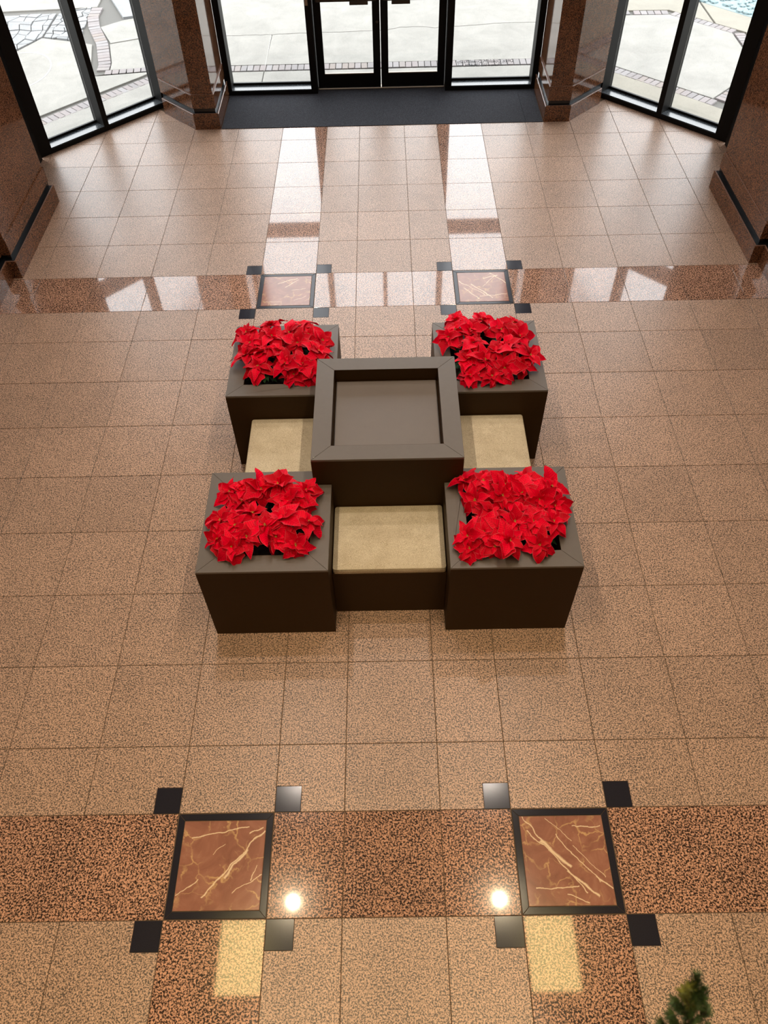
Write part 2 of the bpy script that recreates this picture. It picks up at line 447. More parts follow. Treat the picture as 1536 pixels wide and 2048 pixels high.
def side_wall(name, s):
    root = struct(empty(name))
    def P(pts): return [(s*x, y) for x, y in pts]
    far, jog, near = 7.45, 5.84, -7.0
    layers = [('plinth_stone', .0, -.015, .208, MT['wallg']), ('plinth_edge', .004, .2085, .2105, MT['ledge']), ('black_flashing', .018, .2107, .2145, MT['reveal']), ('black_reveal', .052, .2147, .268, MT['reveal']),
              ('lower_stone', .040, .268, .448, MT['wallg']), ('stone_edge', .043, .4482, .450, MT['ledge']), ('upper_stone', .053, .4502, 7.98, MT['wallg'])]
    for nm, d, z0, z1, m in layers:
        if nm == 'stone_edge' and s < 0: m = MT['wallg']
        far_ = far-(.0 if d < .01 else .02)
        slab(nm, P([(4.012+d, jog+d), (4.012+d, far_), (4.60, far_), (4.60, jog+d)]), z0, z1, m, root)
        slab(nm, P([(4.112+d, near), (4.112+d, jog+d-.0005), (4.60, jog+d-.0005), (4.60, near)]), z0, z1, m, root)
    return root
side_wall('wall_left', -1); side_wall('wall_right', 1)
struct(box('wall_back', -4.9, 4.9, -7.2, -7.0, -.12, 7.98, MT['wallp']))
ceil = struct(empty('ceiling', (0, 0, 8.0)))
cpan = []
# ceiling built round two warm-lit coffers
cx0, cx1, cy0, cy1 = 1.93, 2.66, -.07, .93
def cbox(n, x0, x1, y0, y1, z0, z1, m):
    o = box(n, x0, x1, y0, y1, z0, z1, m, ceil); o.location.z -= 8.0; return o
cbox('ceiling_panel', -4.9, 4.9, -7.2, cy0, 7.98, 8.2, MT['ceil'])
cbox('ceiling_panel', -4.9, 4.9, cy1, 11.0, 7.98, 8.2, MT['ceil'])
cbox('ceiling_panel', -cx0, cx0, cy0, cy1, 7.98, 8.2, MT['ceil'])
for s in (-1, 1):
    a, b_ = sorted((s*cx1, s*4.9)); cbox('ceiling_panel', a, b_, cy0, cy1, 7.98, 8.2, MT['ceil'])
    a, b_ = sorted((s*cx0, s*cx1)); cbox('lit_coffer', a, b_, cy0, cy1, 8.05, 8.2, MT['coffer'])

# downlights in two rows
def disc_me(r, z, n=24, r0=0):
    v = []; f = []
    for i in range(n):
        a = 2*math.pi*i/n
        v.append((r*math.cos(a), r*math.sin(a), z))
    if r0:
        for i in range(n):
            a = 2*math.pi*i/n; v.append((r0*math.cos(a), r0*math.sin(a), z+.012))
        f = [(i, n+i, n+(i+1) % n, (i+1) % n) for i in range(n)]
    else: f = [tuple(range(n-1, -1, -1))]
    return mesh_from(v, f)
trim_me = disc_me(.10, -.022, 24, .062); lens_me = disc_me(.062, -.014)
trim_me.materials.append(MT['alu']); lens_me.materials.append(MT['lens'])
for s in (-1, 1):
    for y in LAMP_Y:
        x = s*LAMP_X
        tr = link('downlight_trim', trim_me, None, ceil, (x, y, -.02))
        ln = link('downlight_lens', lens_me, None, tr, (0, 0, 0))
        ld = bpy.data.lights.new('downlight', 'SPOT'); ld.energy = LAMP_POWER
        ld.color = (1.0, .86, .74) if y > 1.5 else (1.0, .79, .50); ld.spot_size = math.radians(96); ld.spot_blend = 1.0
        ld.shadow_soft_size = .045
        lo = bpy.data.objects.new('downlight', ld); COL.objects.link(lo); lo.location = (x, y, LAMP_H-.03)

# ------------------------------------------------------------------ glazing
TOPZ = 5.85
def storefront():
    f = struct(empty('trim_1'))
    def B(n, *a, **k): return box(n, *a, MT['frame'], f, **k)
    ya, yb = 10.262, 10.50
    for s in (-1, 1):
        a, b_ = sorted((s*.925, s*1.018)); B('door_jamb', a, b_, ya, yb, 0, TOPZ)
        a, b_ = sorted((s*2.172, s*2.262)); B('side_jamb', a, b_, ya, yb, 0, TOPZ)
        a, b_ = sorted((s*1.018, s*2.172))
        B('bottom_rail', a, b_, ya, yb, 0, .060)
        box('sill', a, b_, ya+.012, 10.455, .060, .067, MT['sill'], f)
        B('glazing_bead', a, b_, 10.445, 10.475, .067, .098)
        B('transom_bar', a, b_, ya, yb, 2.18, 2.32)
        B('upper_bar', a, b_, ya, yb, 4.55, 4.63)
        B('head_bar', a, b_, ya, yb, TOPZ-.1, TOPZ)
    B('door_header', -.925, .925, ya, yb, 2.18, 2.32)
    B('upper_mullion', -.036, .036, ya, yb, 2.32, TOPZ)
    for a, b_ in ((-.925, -.036), (.036, .925)):
        B('upper_bar', a, b_, ya, yb, 4.55, 4.63); B('head_bar', a, b_, ya, yb, TOPZ-.1, TOPZ)
    box('door_threshold', -.922, .922, 10.385, 10.50, -.001, .018, MT['alu'], f, .004)
    box('access_plate', -1.011, -.970, 10.252, 10.262, 1.143, 1.27, MT['alu'], f, .002)
    k = 5
    for a, b_ in ((-2.172, -1.018), (1.018, 2.172), (-.925, -.036), (.036, .925)):
        w = struct(empty(f'window_{k}')); k += 1
        z0s = ((.09, 2.18), (2.32, 4.55), (4.63, TOPZ-.1)) if abs(a+b_) > 2 else ((2.32, 4.55), (4.63, TOPZ-.1))
        for z0, z1 in z0s: box('pane', a, b_, 10.456, 10.464, z0, z1, MT['glass'], w)
    return f
storefront()
def door(name, s):
    d = struct(empty(name))
    ya, yb = 10.40, 10.45
    def B(n, xa, xb, z0, z1, m='frame', y0=ya, y1=yb, bevel=.002, par=None):
        a, b_ = sorted((s*xa, s*xb)); return box(n, a, b_, y0, y1, z0, z1, MT[m], par or d, bevel)
    B('hinge_stile', .815, .918, .022, 2.165); B('lock_stile', .005, .108, .022, 2.165)
    B('bottom_rail', .108, .815, .022, .208); B('top_rail', .108, .815, 2.05, 2.165)
    B('glass_stop', .108, .815, .208, .220, 'alu', 10.395, 10.42, 0)
    B('pane', .108, .815, .2, 2.06, 'glass', 10.422, 10.428, 0)
    pb = B('push_bar', .05, .87, 1.150, 1.205, 'push', 10.335, 10.375, .006)
    for xx in (.06, .86):
        o = B('bar_bracket', xx-.02, xx+.02, 1.145, 1.21, 'push', 10.375, 10.40, .002)
    B('latch_box', .160, .412, 1.108, 1.150, 'push', 10.335, 10.385, .004)
    # lock cylinder
    bm = bmesh.new(); bmesh.ops.create_cone(bm, cap_ends=True, segments=20, radius1=.018, radius2=.016, depth=.02)
    me = bpy.data.meshes.new('cyl'); bm.to_mesh(me); bm.free()
    if s < 0: link('lock_cylinder', me, MT['push'], d, (s*.042, 10.392, .88), (math.pi/2, 0, 0))
    return d
door('door_1', -1); door('door_2', 1)

def angled(name, s):
    w = struct(empty(name))
    A = Vector((3.13, 9.94)); D = Vector((.70711, -.70711)); N = Vector((.70711, .70711))
    def bar(n, s0, s1, d0, d1, z0, z1, m='frame', bevel=0.0):
        q = [A+D*s0+N*d0, A+D*s1+N*d0, A+D*s1+N*d1, A+D*s0+N*d1]
        return slab(n, [(s*p.x, p.y) for p in q], z0, z1, MT[m], w)
    L = 1.80
    bar('jamb', -.10, .0, 0, .26, 0, TOPZ)
    bar('jamb', L, 1.975, 0, .26, 0, TOPZ)
    ms = .94
    bar('mullion', ms-.038, ms+.038, 0, .26, 0, TOPZ)
    for a, b_ in ((0, ms-.038), (ms+.038, L)):
        bar('bottom_rail', a, b_, 0, .26, 0, .060)
        bar('sill', a, b_, .012, .20, .060, .067, 'sill')
        bar('glazing_bead', a, b_, .19, .22, .067, .098)
        bar('transom_bar', a, b_, 0, .26, 2.18, 2.32)
        bar('upper_bar', a, b_, 0, .26, 4.55, 4.63)
        bar('head_bar', a, b_, 0, .26, TOPZ-.1, TOPZ)
        for z0, z1 in ((.09, 2.18), (2.32, 4.55), (4.63, TOPZ-.1)):
            bar('pane', a, b_, .201, .209, z0, z1, 'glass')
    return w
angled('window_1', -1); angled('window_2', 1)
for i, s in enumerate((-1, 1)):
    t = struct(empty(f'trim_{i+2}'))
    a, b_ = sorted((s*4.50, s*4.62)); box('black_metal_panel', a, b_, 7.40, 8.50, 0, 7.98, MT['frame'], t)
# solid wall above the glazing
wf = struct(empty('wall_front'))
box('spandrel_panel', -2.28, 2.28, 10.30, 10.55, TOPZ+.001, 7.98, MT['wallp'], wf)
for s in (-1, 1):
    q = [(s*3.06, 10.01), (s*4.60, 8.47), (s*4.80, 8.67), (s*3.25, 10.2)]
    slab('spandrel_panel', q, TOPZ+.001, 7.98, MT['wallp'], wf)

# lettering on the right sidelight, facing outdoors so it reads mirrored from inside
def lettering(txt, x, z, size):
    c = bpy.data.curves.new('lettering', 'FONT'); c.body = txt; c.size = size; c.align_x = 'RIGHT'; c.extrude = .0004
    o = bpy.data.objects.new('tmp', c); COL.objects.link(o)
    bpy.context.view_layer.update()
    me = bpy.data.meshes.new_from_object(o.evaluated_get(bpy.context.evaluated_depsgraph_get()))
    COL.objects.unlink(o); bpy.data.objects.remove(o)
    me.materials.clear()
    l = link('lettering', me, MT['letter'], bpy.data.objects['window_6'])
    l.matrix_local = Matrix.Translation((x, 10.4660, z)) @ Matrix.Rotation(math.pi, 4, 'Z') @ Matrix.Rotation(math.pi/2, 4, 'X')
    return l
MT['letter'] = plain('grey_vinyl_lettering', (.085, .09, .10), .6)
L1 = lettering('Office, Donald McDowell Realty', 1.10, .292, .062)
L2 = lettering('Phone x 502-584-4494', 1.22, .243, .056)

# ------------------------------------------------------------------ pavement outdoors
ground = struct(base_box('ground', -30, 30, 8.3, 45, -.2, -.055, MT['joint']))
G0, G1 = -.10, -.03
def pv(name, poly, mat, z=G1, bevel=.004, shrink=.006):
    if area2(poly) < 0: poly = poly[::-1]
    return slab(name, inset(poly, shrink), G0, z, mat, ground, bevel)
# concrete strip beside the building
pv('concrete_slab', [(-3.28, 10.35), (-1.80, 10.35), (-1.80, 11.16), (-3.32, 11.16)], MT['conc'])
pv('concrete_slab', [(-1.80, 10.35), (3.25, 10.35), (3.30, 11.17), (-1.80, 11.16)], MT['conc'])
pv('concrete_slab', [(-5.3, 8.45), (-3.28, 10.35), (-3.34, 11.14), (-4.9, 9.45), (-5.6, 8.75)], MT['conc'])
pv('concrete_slab', [(5.3, 8.45), (3.25, 10.35), (3.32, 11.14), (4.73, 9.62), (5.6, 8.75)], MT['conc2'])
# wavy crack between the two big slabs
CRK = [(-3.25, 12.55), (-1.785, 12.575), (-1.233, 12.605), (-.96, 12.63), (-.587, 12.618), (-.132, 12.643), (.125, 12.67), (.325, 12.763), (.741, 12.759), (.904, 12.686), (1.005, 12.722), (1.489, 12.756), (1.995, 12.832), (2.579, 12.839), (3.3, 12.85)]
def jit(pts): 
    out = []
    for i in range(len(pts)-1):
        (x0, y0), (x1, y1) = pts[i], pts[i+1]; n = max(1, int((x1-x0)/.09))
        for k in range(n): 
            t = k/n; out.append((x0+(x1-x0)*t, y0+(y1-y0)*t+random.uniform(-.012, .012)))
    out.append(pts[-1]); return out
CJ = jit(CRK)
def slab_raw(poly, mat):
    if area2(poly) < 0: poly = poly[::-1]
    return slab('concrete_slab', poly, G0, G1, mat, ground)
cl = [p for p in CJ if p[0] < -1.81]; cr = [p for p in CJ if p[0] > -1.79]
slab_raw([(-3.30, 11.40), (-1.806, 11.40), (-1.806, 12.565)] + [(x, y-.008) for x, y in cl[::-1]], MT['conc'])
slab_raw([(-1.798, 11.40), (3.30, 11.40)] + [(x, y-.008) for x, y in cr[::-1]], MT['conc'])
slab_raw([(x, y+.008) for x, y in CJ] + [(3.3, 17), (-3.25, 17)], MT['conc'])
slab('joint_filler', [(-1.8065, 11.17), (-1.7975, 11.17), (-1.7975, 12.56), (-1.8065, 12.56)], G0, G1-.001, plain('pale_joint_filler', (.30, .295, .27), .9), ground)
# left bay : wedge slab, flagstones, cobble band
pv('concrete_slab', [(-3.36, 11.44), (-3.70, 11.05), (-4.40, 10.35), (-4.95, 9.78), (-6.4, 9.75), (-6.4, 11.6), (-5.9, 12.15), (-5.63, 12.66), (-5.13, 12.5), (-4.72, 12.35), (-4.47, 11.12), (-3.36, 11.27)], MT['conc'])
pv('concrete_slab', [(-3.30, 11.42), (-4.22, 11.33), (-4.25, 11.6), (-4.44, 12.34), (-3.30, 12.80)], MT['conc'])
pv('concrete_slab', [(-3.30, 12.84), (-4.43, 12.37), (-4.75, 13.07), (-4.40, 13.37), (-3.30, 13.75)], MT['conc'])
pv('concrete_slab', [(-3.30, 13.80), (-4.43, 13.42), (-4.95, 14.6), (-4.9, 17), (-3.30, 17)], MT['flag'], -.16+.13+.02)
pv('concrete_slab', [(-8.5, 13.75), (-5.0, 13.98), (-5.1, 17), (-8.5, 17)], MT['conc'])
# arc score line in the left slab
av = []; af = []
for i in range(25):
    a = math.radians(-70+i*7.5); r = .58
    for rr in (r-.012, r+.012): av.append((-5.72+rr*math.cos(a)*.95, 11.35+rr*math.sin(a)*1.25, G1+.002))
for i in range(24): af.append((2*i, 2*i+1, 2*i+3, 2*i+2))
n0 = len(av); av += [(x, y, z-.004) for x, y, z in av]
for i in range(24): af += [(n0+2*i+2, n0+2*i+3, n0+2*i+1, n0+2*i), (2*i, 2*i+2, n0+2*i+2, n0+2*i), (2*i+3, 2*i+1, n0+2*i+1, n0+2*i+3)]
link('score_line', mesh_from(av, af), plain('white_score_line', (.25, .25, .24), .8), ground)
# irregular flagstones : jittered grid cells clipped to the region
def flags(region, nx, ny, x0, x1, y0, y1, jitter=.34):
    if area2(region) < 0: region = region[::-1]
    g = [[(x0+(x1-x0)*(i+random.uniform(-jitter, jitter))/nx, y0+(y1-y0)*(j+random.uniform(-jitter, jitter))/ny) for i in range(nx+1)] for j in range(ny+1)]
    for j in range(ny):
        for i in range(nx):
            p = [g[j][i], g[j][i+1], g[j+1][i+1], g[j+1][i]]
            if area2(p) < 0: continue
            for k in range(len(region)):
                a, b_ = region[k], region[(k+1) % len(region)]
                ex, ey = b_[0]-a[0], b_[1]-a[1]
                p = clip(p, ey, -ex, ey*a[0]-ex*a[1])
                if len(p) < 3: break
            if len(p) < 3 or area2(p) < .012: continue
            slab('flagstone', inset(p, .007), G0, G1+random.uniform(-.004, .012), MT['flag'], ground, .003)
flags([(-6.9, 12.2), (-5.93, 12.2), (-5.64, 12.70), (-5.65, 13.72), (-7.2, 13.66)], 8, 9, -7.2, -5.5, 12.0, 13.8)
flags([(-5.62, 12.70), (-4.98, 12.50), (-5.02, 13.2), (-5.10, 14.0), (-5.62, 13.72)], 5, 12, -5.65, -4.9, 12.4, 14.0)
flags([(-4.96, 12.46), (-4.70, 12.36), (-4.46, 11.38), (-4.42, 11.15), (-5.4, 12.2)], 3, 5, -5.2, -4.4, 11.2, 12.5) if False else None
# brick bands
brick_me = box_me(.088, .19, .06, .004); brick_me.materials.append(MT['brick'])
def brick_row(p0, p1, width=.19, pitch=.098):
    a, b_ = Vector(p0), Vector(p1); d = b_-a; L = d.length; n = max(1, int(L/pitch)); d.normalize()
    ang = math.atan2(d.y, d.x)
    for i in range(n):
        c = a+d*((i+.5)*L/n)
        o = link('brick', brick_me, None, ground, (c.x, c.y, G1-.028+random.uniform(-.001, .004)), (0, 0, ang+random.uniform(-.03, .03)))
        o.scale = (L/n/.098, width/.19, 1)
brick_row((-3.25, 11.275), (3.22, 11.30))
brick_row((-5.35, 9.10), (-3.35, 11.14), .19)
brick_row((3.34, 11.12), (4.72, 9.76), .18)
brick_row((4.83, 9.84), (5.75, 10.78), .17)
brick_row((4.28, 13.14), (4.86, 13.11), .16)
brick_row((4.92, 13.08), (5.72, 12.25), .16)
brick_row((5.78, 12.18), (5.80, 10.9), .16)
brick_row((3.34, 13.17), (4.22, 13.15), .16)
# cobble column on the left
def cobbles(pts, w=.2, pitch=.105):
    for i in range(len(pts)-1): brick_row(pts[i], pts[i+1], w, pitch)
cobbles([(-4.99, 13.95), (-4.98, 13.54), (-4.86, 13.09), (-4.56, 12.36), (-4.345, 11.55), (-4.33, 11.33)], .19)
cobbles([(-4.28, 11.24), (-3.40, 11.36)], .15)
# right bay
pv('concrete_slab', [(3.36, 11.26), (4.74, 9.90), (5.66, 10.84), (5.68, 12.20), (4.86, 13.03), (3.34, 13.06)], MT['conc'])
pv('concrete_slab', [(3.34, 13.27), (4.90, 13.23), (5.50, 12.62), (5.50, 13.60), (4.9, 14.6), (4.9, 17), (3.34, 17)], MT['conc2'])
pv('concrete_slab', [(5.52, 12.60), (5.90, 12.22), (5.90, 10.8), (4.90, 9.72), (5.7, 8.8), (8.5, 8.8), (8.5, 11.2), (6.22, 12.76), (5.52, 13.56)], MT['conc2'])
def gravel():
    bm = bmesh.new()
    for k in range(900):
        x = random.uniform(5.0, 8.2); y = random.uniform(11.3, 15.0)
        if (x-6.2)*.8+(y-12.8)*.68 < .05 or (x-5.52)*.76+(y-13.58)*.65 < .04: continue
        r = random.uniform(.04, .09)
        m4 = Matrix.Translation((x, y, G1-.005)) @ Matrix.Rotation(random.uniform(0, 6.28), 4, 'Z') @ Matrix.Diagonal((r*random.uniform(.8, 1.4), r, r*.5, 1))
        bmesh.ops.create_icosphere(bm, subdivisions=1, radius=1, matrix=m4)
    me = bpy.data.meshes.new('gravel'); bm.to_mesh(me); bm.free()
    o = link('gravel', me, MT['bluestone'], ground); o['kind'] = 'stuff'; return o
pv('gravel_bed', [(8.5, 11.25), (6.24, 12.80), (5.54, 13.60), (4.95, 14.6), (4.95, 17), (8.5, 17)], MT['bluestone'], -.045)
gravel()
box('far_paving', -29, 29, 17.05, 44, G0, G1, MT['conc'], ground)
box('side_paving', -29, -8.55, 8.4, 17, G0, G1, MT['conc'], ground)
box('side_paving', 8.55, 29, 8.4, 17, G0, G1, MT['conc'], ground)
pv('concrete_slab', [(-5.65, 8.7), (-4.98, 9.72), (-6.42, 9.70), (-6.42, 11.6), (-8.5, 11.6), (-8.5, 8.7)], MT['conc'])
pv('concrete_slab', [(-6.45, 11.65), (-6.95, 12.15), (-7.25, 13.7), (-8.5, 13.7), (-8.5, 11.65)], MT['conc'])

# ------------------------------------------------------------------ furniture group
CX, CY = .0072, 2.5909
AX, GX, GY = 2.110*S, .6645*S, .6703*S
PH, TH, TT = 1.3219*S, .8772*S, 1.7439*S
RW = .134
def mitred(parent, outer, inner, z0, z1, mat, name='rim_board', gap=.0006, names=None):
    n = len(outer)
    for k in range(n):
        q = [outer[k], outer[(k+1) % n], inner[(k+1) % n], inner[k]]
        if area2(q) < 0: q = q[::-1]
        q = inset(q, gap)
        lp, (cx, cy) = local(q)
        link(name, prism(lp, z0, z1, .0012), mat, parent, (cx, cy, 0))
def planter(sx, sy, label):
    """origin at the planter's outer corner footprint centre; inner corner notched round the tower"""
    ox, oy = CX+sx*(AX+GX)/2, CY+sy*(AX+GX)/2
    root = empty('planter_box', (ox, oy, 0)); tag(root, label, 'planter', 'four brown planter boxes round the central box')
    hw = (AX-GX)/2
    nt_ = TH-GX+.004           # notch depth
    o6 = [(sx*hw, sy*-hw), (sx*hw, sy*hw), (sx*-hw, sy*hw), (sx*-hw, sy*(-hw+nt_)), (sx*(-hw+nt_), sy*(-hw+nt_)), (sx*(-hw+nt_), sy*-hw)]
    iw = hw-RW
    i4 = [(sx*iw, sy*-iw), (sx*iw, sy*iw), (sx*-iw, sy*iw), (sx*-iw, sy*-iw)]
    top = PH-.018
    v = []; f = []
    for x, y in o6: v.append((x, y, .0))
    for x, y in o6: v.append((x, y, top))
    n = 6
    for i in range(n): f.append((i, (i+1) % n, (i+1) % n+n, i+n))
    b0 = len(v)
    for x, y in i4: v.append((x, y, top+.0175))
    for x, y in i4: v.append((x, y, .46))
    for i in range(4): f.append((b0+i, b0+4+i, b0+4+(i+1) % 4, b0+(i+1) % 4))
    f.append((b0+4, b0+5, b0+6, b0+7)); f.append(tuple(range(5, -1, -1)))
    # underside of rim closes the body
    f += [(6, b0, b0+1, 7), (7, b0+1, b0+2, 8), (8, b0+2, b0+3, 10, 9), (10, b0+3, b0, 6, 11)]
    body = link('box_body', mesh_from(v, f), MT['side'], root)
    bm = bmesh.new(); bm.from_mesh(body.data); bmesh.ops.recalc_face_normals(bm, faces=bm.faces); bm.to_mesh(body.data); bm.free()
    # mitred rim boards (two of them cut back round the tower)
    e = .0006
    boards = [
        [(hw, -hw), (hw, hw), (iw, iw), (iw, -iw)],
        [(hw, hw), (-hw, hw), (-iw, iw), (iw, iw)],
        [(-hw, hw), (-hw, -hw+nt_), (-hw+nt_, -hw+nt_), (-iw, -iw), (-iw, iw)],
        [(hw, -hw), (iw, -iw), (-iw, -iw), (-hw+nt_, -hw+nt_), (-hw+nt_, -hw)]]
    for q in boards:
        q = [(sx*x, sy*y) for x, y in q]
        if area2(q) < 0: q = q[::-1]
        q = inset(q, e); lp, (cx, cy) = local(q)
        link('rim_board', prism(lp, top+.0005, PH, .001), MT['laminate'], root, (cx, cy, 0))
    soil = link('soil', prism([(sx*x*.995, sy*y*.995) for x, y in ((iw, -iw), (iw, iw), (-iw, iw), (-iw, -iw))], .47, .60), MT['soil'], root)
    return root
planter(-1, -1, 'front left brown planter box nearest the left side of the photo')
planter(1, -1, 'front right brown planter box nearest the right side of the photo')
planter(-1, 1, 'back left brown planter box nearer the doors')
planter(1, 1, 'back right brown planter box nearer the doors')

# central box
tw = empty('display_plinth', (CX, CY, 0)); tag(tw, 'tall square central box with a recessed empty tray top', 'plinth')
TI = .6531*S; ZI = 1.5661*S; tt = TT-.018
o4 = [(-TH, -TH), (TH, -TH), (TH, TH), (-TH, TH)]; q4 = [(-TI, -TI), (TI, -TI), (TI, TI), (-TI, TI)]
v = [(x, y, 0) for x, y in o4]+[(x, y, tt) for x, y in o4]+[(x, y, tt+.0175) for x, y in q4]+[(x, y, ZI-.02) for x, y in q4]
f = [(i, (i+1) % 4, (i+1) % 4+4, i+4) for i in range(4)]+[(4+i, 4+(i+1) % 4, 8+(i+1) % 4, 8+i) for i in range(4)]+[(8+i, 8+(i+1) % 4, 12+(i+1) % 4, 12+i) for i in range(4)]+[(12, 13, 14, 15), (3, 2, 1, 0)]
tb = link('box_body', mesh_from(v, f), MT['side'], tw)
mitred(tw, o4, q4, tt+.0005, TT, MT['laminate'])
g = .011
link('tray_panel', prism([(-TI+g, -TI+g), (TI-g, -TI+g), (TI-g, TI-g), (-TI+g, TI-g)], ZI-.0195, ZI, .002), MT['laminate_in'], tw)
bm = bmesh.new(); bmesh.ops.create_cone(bm, cap_ends=True, segments=10, radius1=.0035, radius2=.003, depth=.0015)
me = bpy.data.meshes.new('screw'); bm.to_mesh(me); bm.free()
link('screw_cap', me, plain('pale_screw_cap', (.6, .58, .5), .5), tw, (-TH+.022, -TH+.022+.004, TT+.0007))

# benches and cushions
BH, CB, BY = .9083*S, .815*S, 1.8244*S
def bench(dirx, diry, blabel, clabel):
    rz = math.atan2(diry, dirx)-math.atan2(-1, 0)
    depth = BY-TH-.004; cy = -(TH+.002+depth/2)-.001
    R = Matrix.Rotation(rz, 2); c = R @ Vector((0, cy))
    root = empty('bench', (CX+c.x, CY+c.y, 0), rz); tag(root, blabel, 'bench', 'four low bench boxes between the planters')
    w = GX-.003
    link('bench_box', prism([(-w, -depth/2), (w, -depth/2), (w, depth/2), (-w, depth/2)], .0, CB-.022, .001), MT['side'], root)
    link('bench_top', prism([(-w, -depth/2), (w, -depth/2), (w, depth/2), (-w, depth/2)], CB-.0215, CB-.001, .001), MT['side'], root)
    cu = empty('seat_cushion', (CX+c.x, CY+c.y, CB), rz); tag(cu, clabel, 'cushion', 'four beige bench cushions')
    # rounded, slightly domed pad
    W, D_, Hc = 2*w-.006, depth-.004, BH-CB
    nx, ny = 14, 10; vv = []; ff = []
    rr = .018; cr = .02
    def outline(ins):
        pts = []
        for cxn, cyn, a0 in ((1, -1, -90), (1, 1, 0), (-1, 1, 90), (-1, -1, 180)):
            for k in range(5):
                a = math.radians(a0+k*22.5); r = max(cr-ins, .002)
                pts.append((cxn*(W/2-cr)+r*math.cos(a), cyn*(D_/2-cr)+r*math.sin(a)))
        return pts
    rings = [(0.004, 0.0), (0, .004), (0, Hc-.012), (.003, Hc-.005), (.008, Hc-.001), (.05, Hc+.004), (.12, Hc+.007)]
    N = 20
    for ins, z in rings:
        if ins <= .02: pts = outline(ins)
        else:
            k1, k2 = (W/2-ins)/(W/2), (D_/2-ins)/(D_/2); pts = [(x*k1, y*k2) for x, y in outline(0)]
        for x, y in pts: vv.append((x, y, z))
    for r in range(len(rings)-1):
        for i in range(N): ff.append((r*N+i, r*N+(i+1) % N, (r+1)*N+(i+1) % N, (r+1)*N+i))
    vv.append((0, 0, Hc+.009)); last = (len(rings)-1)*N
    for i in range(N): ff.append((last+i, last+(i+1) % N, len(vv)-1))
    ff.append(tuple(range(N-1, -1, -1)))
    link('cushion_pad', mesh_from(vv, ff, smooth=True), MT['fabric'], cu)
    # piping along the top seam
    pts = outline(.0035); pr = .0035; pv_, pf = [], []
    for i, (x, y) in enumerate(pts):
        x0, y0 = pts[i-1]; x1, y1 = pts[(i+1) % N]; t = Vector((x1-x0, y1-y0, 0)).normalized(); nn = Vector((t.y, -t.x, 0))
        for k in range(6):
            a = 2*math.pi*k/6; p = Vector((x, y, Hc-.006))+nn*(pr*math.cos(a))+Vector((0, 0, pr*math.sin(a))); pv_.append(p)
    for i in range(N):
        for k in range(6):
            j = (i+1) % N; pf.append((i*6+k, j*6+k, j*6+(k+1) % 6, i*6+(k+1) % 6))
    link('piping', mesh_from(pv_, pf, smooth=True), MT['piping'], cu)
bench(0, -1, 'low brown bench box between the two front planters', 'beige cushion between the two front planters, nearest the camera')
bench(-1, 0, 'low brown bench box on the left side between left planters', 'beige cushion left of the central box')
bench(1, 0, 'low brown bench box on the right side between right planters', 'beige cushion right of the central box')
bench(0, 1, 'low brown bench box behind the central box facing the doors', 'beige cushion hidden behind the central box')

# ------------------------------------------------------------------ poinsettias
def bract_mat(name, c0, c1, c2, tr=.14):
    m, nt, b = newmat(name)
    t = nd(nt, 'ShaderNodeTexCoord'); sp = nd(nt, 'ShaderNodeSeparateXYZ'); nt.links.new(t.outputs['Object'], sp.inputs[0])
    # herringbone side veins
    ay = math_(nt, 'ABSOLUTE', sp.outputs[1])
    ph = math_(nt, 'SUBTRACT', math_(nt, 'MULTIPLY', sp.outputs[0], 560), math_(nt, 'MULTIPLY', ay, 420))
    vein = math_(nt, 'POWER', math_(nt, 'ABSOLUTE', math_(nt, 'SINE', math_(nt, 'MULTIPLY', ph, .5))), 10)
    mid = math_(nt, 'SUBTRACT', 1, math_(nt, 'MULTIPLY', ay, 900), True)
    vn = math_(nt, 'MAXIMUM', math_(nt, 'MULTIPLY', vein, .5), mid)
    oi = nd(nt, 'ShaderNodeObjectInfo')
    base = ramp(nt, oi.outputs['Random'], [(0, c0), (1, c1)])
    c = mixc(nt, math_(nt, 'MULTIPLY', vn, .55), base, c2)
    nt.links.new(c, b.inputs['Base Color']); b.inputs['Roughness'].default_value = .55
    b.inputs['Specular IOR Level'].default_value = .10
    bump(nt, b, vein, .4, .001)
    out = nt.nodes['Material Output']; tl = nd(nt, 'ShaderNodeBsdfTranslucent'); mx = nd(nt, 'ShaderNodeMixShader'); mx.inputs[0].default_value = tr
    nt.links.new(c, tl.inputs[0]); nt.links.new(b.outputs[0], mx.inputs[1]); nt.links.new(tl.outputs[0], mx.inputs[2]); nt.links.new(mx.outputs[0], out.inputs[0])
    return m
MT['bract'] = bract_mat('red_bract', (.56, .0, .011), (1.0, .0, .034), (.16, .0, .004))
MT['leaf'] = bract_mat('dark_green_leaf', (.010, .035, .012), (.02, .06, .018), (.03, .07, .03), .1)
MT['edge'] = plain('pale_bract_edge', (.62, .10, .12), .6)
MT['bud'] = plain('yellow_bud', (.55, .42, .05), .5)
MT['budg'] = plain('green_bud', (.16, .22, .04), .5)
MT['stem'] = plain('green_stem', (.03, .07, .02), .6)

